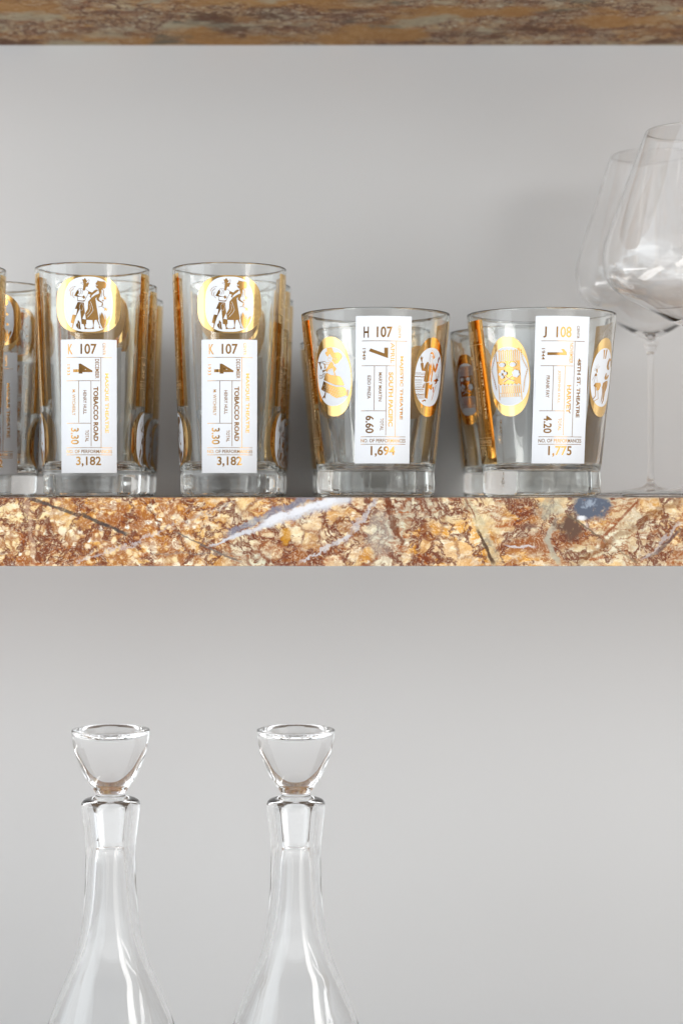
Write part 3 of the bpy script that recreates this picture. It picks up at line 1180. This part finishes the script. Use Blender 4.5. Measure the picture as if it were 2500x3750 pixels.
ZS = Z_TOP + SH
R1, R2, R3 = 1.100, 1.194, 1.284
tall_a = make_tall((px_to_x(339, R1), R1, ZS), radians(3.8), "tall printed tumbler in the front row, nearer the left edge, tiny marks K 107")
tall_a['label'] = "front-row tall tumbler printed K 107, the one nearer the picture's left edge"
dup(tall_a, (px_to_x(840, R1), R1, ZS), radians(3.7), "front-row tall tumbler printed K 107, standing next to the short H 107 glass")
dup(tall_a, (px_to_x(-187, R1), R1, ZS), radians(13), "tall tumbler cut by the left edge, only its right rim showing")
dup(tall_a, (px_to_x(-30, R2), R2, ZS), radians(11), "half-seen tall tumbler with ovals and ticket between the edge and first whole glass")
dup(tall_a, (px_to_x(384, R2), R2, ZS), radians(4.6), "tall tumbler directly behind the left whole K 107 glass, middle row")
dup(tall_a, (px_to_x(872, R2), R2, ZS), radians(-4.7), "tall tumbler directly behind the right K 107 glass, middle row")
dup(tall_a, (px_to_x(419, R3), R3, ZS), radians(5), "blurred tall tumbler third back in the left K 107 column")
dup(tall_a, (px_to_x(896, R3), R3, ZS), radians(-2), "blurred tall tumbler third back in the right K 107 column")
dup(tall_a, (px_to_x(62, R3), R3, ZS), radians(8), "blurred tall tumbler third back in the column at the left edge")

# short glasses
LH, LRt, LRb, LZb = .1130, .0462, .0366, .0172
lowR = taper(LH, LRt, LRb, LZb)
l_slope = cos(math.atan((LRt - LRb) / (LH - LZb)))
low_body = None


def make_low(loc, rotz, label, T, skl, skr, name_group):
    global low_body
    t = empty("short_tumbler", loc, label, "glass tumbler", name_group, rotz)
    if low_body is None:
        o = from_bm("glass_body", lathe(tumbler_profile(LH, LRt, LRb, LZb, .0364, .0016, .0166, .005)), M_TUMBLER, t, True)
        low_body = o.data
    else:
        obj("glass_body", low_body, None, t)
    W = .0342
    zt, zb = z_at(1159, 1.057), z_at(1698, 1.064)
    Hh = (zt - zb) / l_slope
    zm = z_at(1377, 1.060)
    for k in (0, 2):
        white_ticket(lowR, k * pi / 2, (zt + zb) / 2, W, Hh, T, .072, t, l_slope)
        gold_ticket(lowR, (k + 1) * pi / 2, (zt + zb) / 2, W, Hh, T, .072, t, l_slope)
    for k in range(4):
        a = -45 + 90 * k
        medallion(lowR, radians(a), zm, (.0137, .0240), (.0131, .0177), (skl, skr)[k % 2], t, l_slope, 2.3)
    return t


GH, GJ = "short tumblers printed H 107", "short tumblers printed J 108"
low_h = make_low((px_to_x(1375, R1), R1, ZS), radians(5.5), "short tumbler in front, ticket printed H 107, between tall and J 108 glasses", LOWH, sk_dancer, sk_sailor, GH)
dup(low_h, (px_to_x(1360, 1.225), 1.225, ZS), radians(-4), "short tumbler straight behind the H 107 glass, middle of its column")
dup(low_h, (px_to_x(1326, 1.318), 1.315, ZS), radians(3), "short tumbler at the back of the H 107 column, blurred gold edge")
low_j = make_low((px_to_x(1981, R1), R1, ZS), radians(10.8), "short tumbler in front, ticket printed J 108, beside the wine glasses", LOWJ, sk_blanket, sk_guest, GJ)
dup(low_j, (px_to_x(1890, 1.225), 1.225, ZS), radians(-13.5), "short tumbler straight behind the J 108 glass, peeping out at its left")
dup(low_j, (px_to_x(1872, 1.318), 1.315, ZS), radians(6), "short tumbler at the back of the J 108 column, hardly visible")


# ------------------------------------------------------------------ wine glasses
def make_wine(loc, label):
    t = empty("wine_glass", loc, label, "wine glass", "clear stemmed wine glasses")
    s = 1.13 / FPX       # metres per picture pixel at the front glass
    base = 1803 + .003 / 1.13 * FPX

    def P(r, y):
        return (r * s, (base - y) * s)
    outer = [(0, 1212, 's'), (14, 1208), (30, 1200), (75, 1181), (147, 1141), (232, 1095), (290, 1056), (320, 1012), (331, 960), (329, 915), (318, 870),
             (283, 770), (238, 650), (200, 545), (176, 483)]
    op = catmull([(r * s, (base - y) * s) + (('s',) if len(q) else ()) for r, y, *q in outer], 7)
    rim_r, rim_z = op[-1]
    wth = .0008
    inner = []
    for i in range(len(op) - 1, -1, -1):
        r, z = op[i]
        a = op[min(i + 1, len(op) - 1)]
        b = op[max(i - 1, 0)]
        tx, tz = a[0] - b[0], a[1] - b[1]
        L = math.hypot(tx, tz) or 1
        th_ = wth * (1 + 3.2 * max(0, 1 - r / (170 * s)) ** 1.5)
        inner.append((r - tz / L * th_, z + tx / L * th_))
    inner = [q for q in inner if q[0] > .0006]
    prof = op + [(rim_r - wth * .2, rim_z + wth * .35), (rim_r - wth * .8, rim_z + wth * .35)] + inner + [(0, inner[-1][1] - .0002)]
    from_bm("bowl", lathe(prof), M_CRYSTAL, t, True)
    # stem with its knop under the bowl
    st = [(0, 1212.8, 's'), (28, 1213.2), (32, 1219), (31, 1228), (26, 1232), (26, 1242), (22, 1250), (14, 1262), (12.5, 1300), (12, 1450), (12, 1700), (13, 1745),
          (17, 1768, 's'), (0, 1768.2, 's')]
    from_bm("stem", lathe(catmull([(r * s, (base - y) * s) + (('s',) if len(q) else ()) for r, y, *q in st], 4), 64), M_CRYSTAL, t, True)
    ft = [(0, 1768.8, 's'), (17.5, 1769.2), (23, 1775), (44, 1784), (100, 1795), (180, 1803.5), (246, 1807.5), (258, 1810), (261, 1813.5), (258, base - 1.2), (245, base - .3),
          (200, base - 1), (100, base - 5), (0, base - 8, 's')]
    from_bm("foot", lathe(catmull([(r * s, (base - y) * s) + (('s',) if len(q) else ()) for r, y, *q in ft], 4)), M_CRYSTAL, t, True)
    return t


wine = make_wine((px_to_x(2538, 1.13), 1.13, ZS), "nearer wine glass with a big bowl, cut off by the right edge")
wb = dup(wine, (px_to_x(2380, 1.285), 1.285, ZS), 0.0, "farther blurred wine glass whose whole thin stem shows")
wb.scale = (.93, .93, 1.06)


# ------------------------------------------------------------------ decanters
def make_decanter(loc, label):
    t = empty("decanter", loc, label, "decanter", "clear glass decanters with cup shaped stoppers")
    s = 1.10 / FPX
    zt = -(2672 - HY) * s - Z_LOW          # height of the stopper's rim above the shelf

    def Q(r, y, *q):
        return (r * s, zt - (y - 2672) * s) + tuple(q)
    zmin = .0002
    yb = 2672 + (zt - zmin) / s            # picture row of the foot
    outer = [Q(0, yb - 24, 's'), Q(120, yb - 16), Q(220, yb - 3, ), Q(250, yb, ), Q(292, yb - 12), Q(312, yb - 60), Q(306, yb - 140), Q(282, 3880), Q(252, 3815), Q(227, 3741), Q(204, 3680), Q(172, 3600),
             Q(139, 3523), Q(115, 3440), Q(102, 3360), Q(95, 3274), Q(92, 3180), Q(91, 3120), Q(94, 3075), Q(100, 3020), Q(105, 2975),
             Q(107, 2950), Q(105, 2938), Q(96, 2928), Q(78, 2923)]
    inner = [Q(66, 2926), Q(60, 2934), Q(57.5, 2945, 's'), Q(43.0, 3092, 's'), Q(46, 3110), Q(52, 3160), Q(60, 3274), Q(71, 3360), Q(88, 3440), Q(116, 3523), Q(151, 3600), Q(185, 3680), Q(210, 3741),
             Q(234, 3815), Q(265, 3880), Q(290, yb - 135), Q(294, yb - 75), Q(270, yb - 38), Q(160, yb - 42), Q(0, yb - 50, 's')]
    from_bm("bottle", lathe(catmull(outer + inner, 6)), M_DEC, t, True)
    st = [Q(0, 3090, 's'), Q(37, 3090), Q(40.5, 3086), Q(55.5, 2950), Q(59, 2938), Q(61, 2930), Q(60, 2924), Q(56, 2920), Q(54.5, 2912), Q(55, 2902), Q(61, 2892), Q(77, 2867), Q(91, 2847),
          Q(109, 2811), Q(124, 2771), Q(135.5, 2730), Q(141, 2692), Q(142.5, 2676), Q(140, 2671), Q(132, 2669.5), Q(116, 2671), Q(99, 2677, 's'),
          Q(91, 2685), Q(72, 2696), Q(40, 2702), Q(0, 2704, 's')]
    from_bm("stopper", lathe(catmull(st, 6)), M_DEC, t, True)
    return t


dec = make_decanter((px_to_x(406, 1.10), 1.10, Z_LOW + .00005), "left of the two stoppered clear decanters under the shelf")
dup(dec, (px_to_x(1083, 1.10), 1.10, Z_LOW + .00005), 0.0, "right of the two stoppered clear decanters, below the H 107 side")
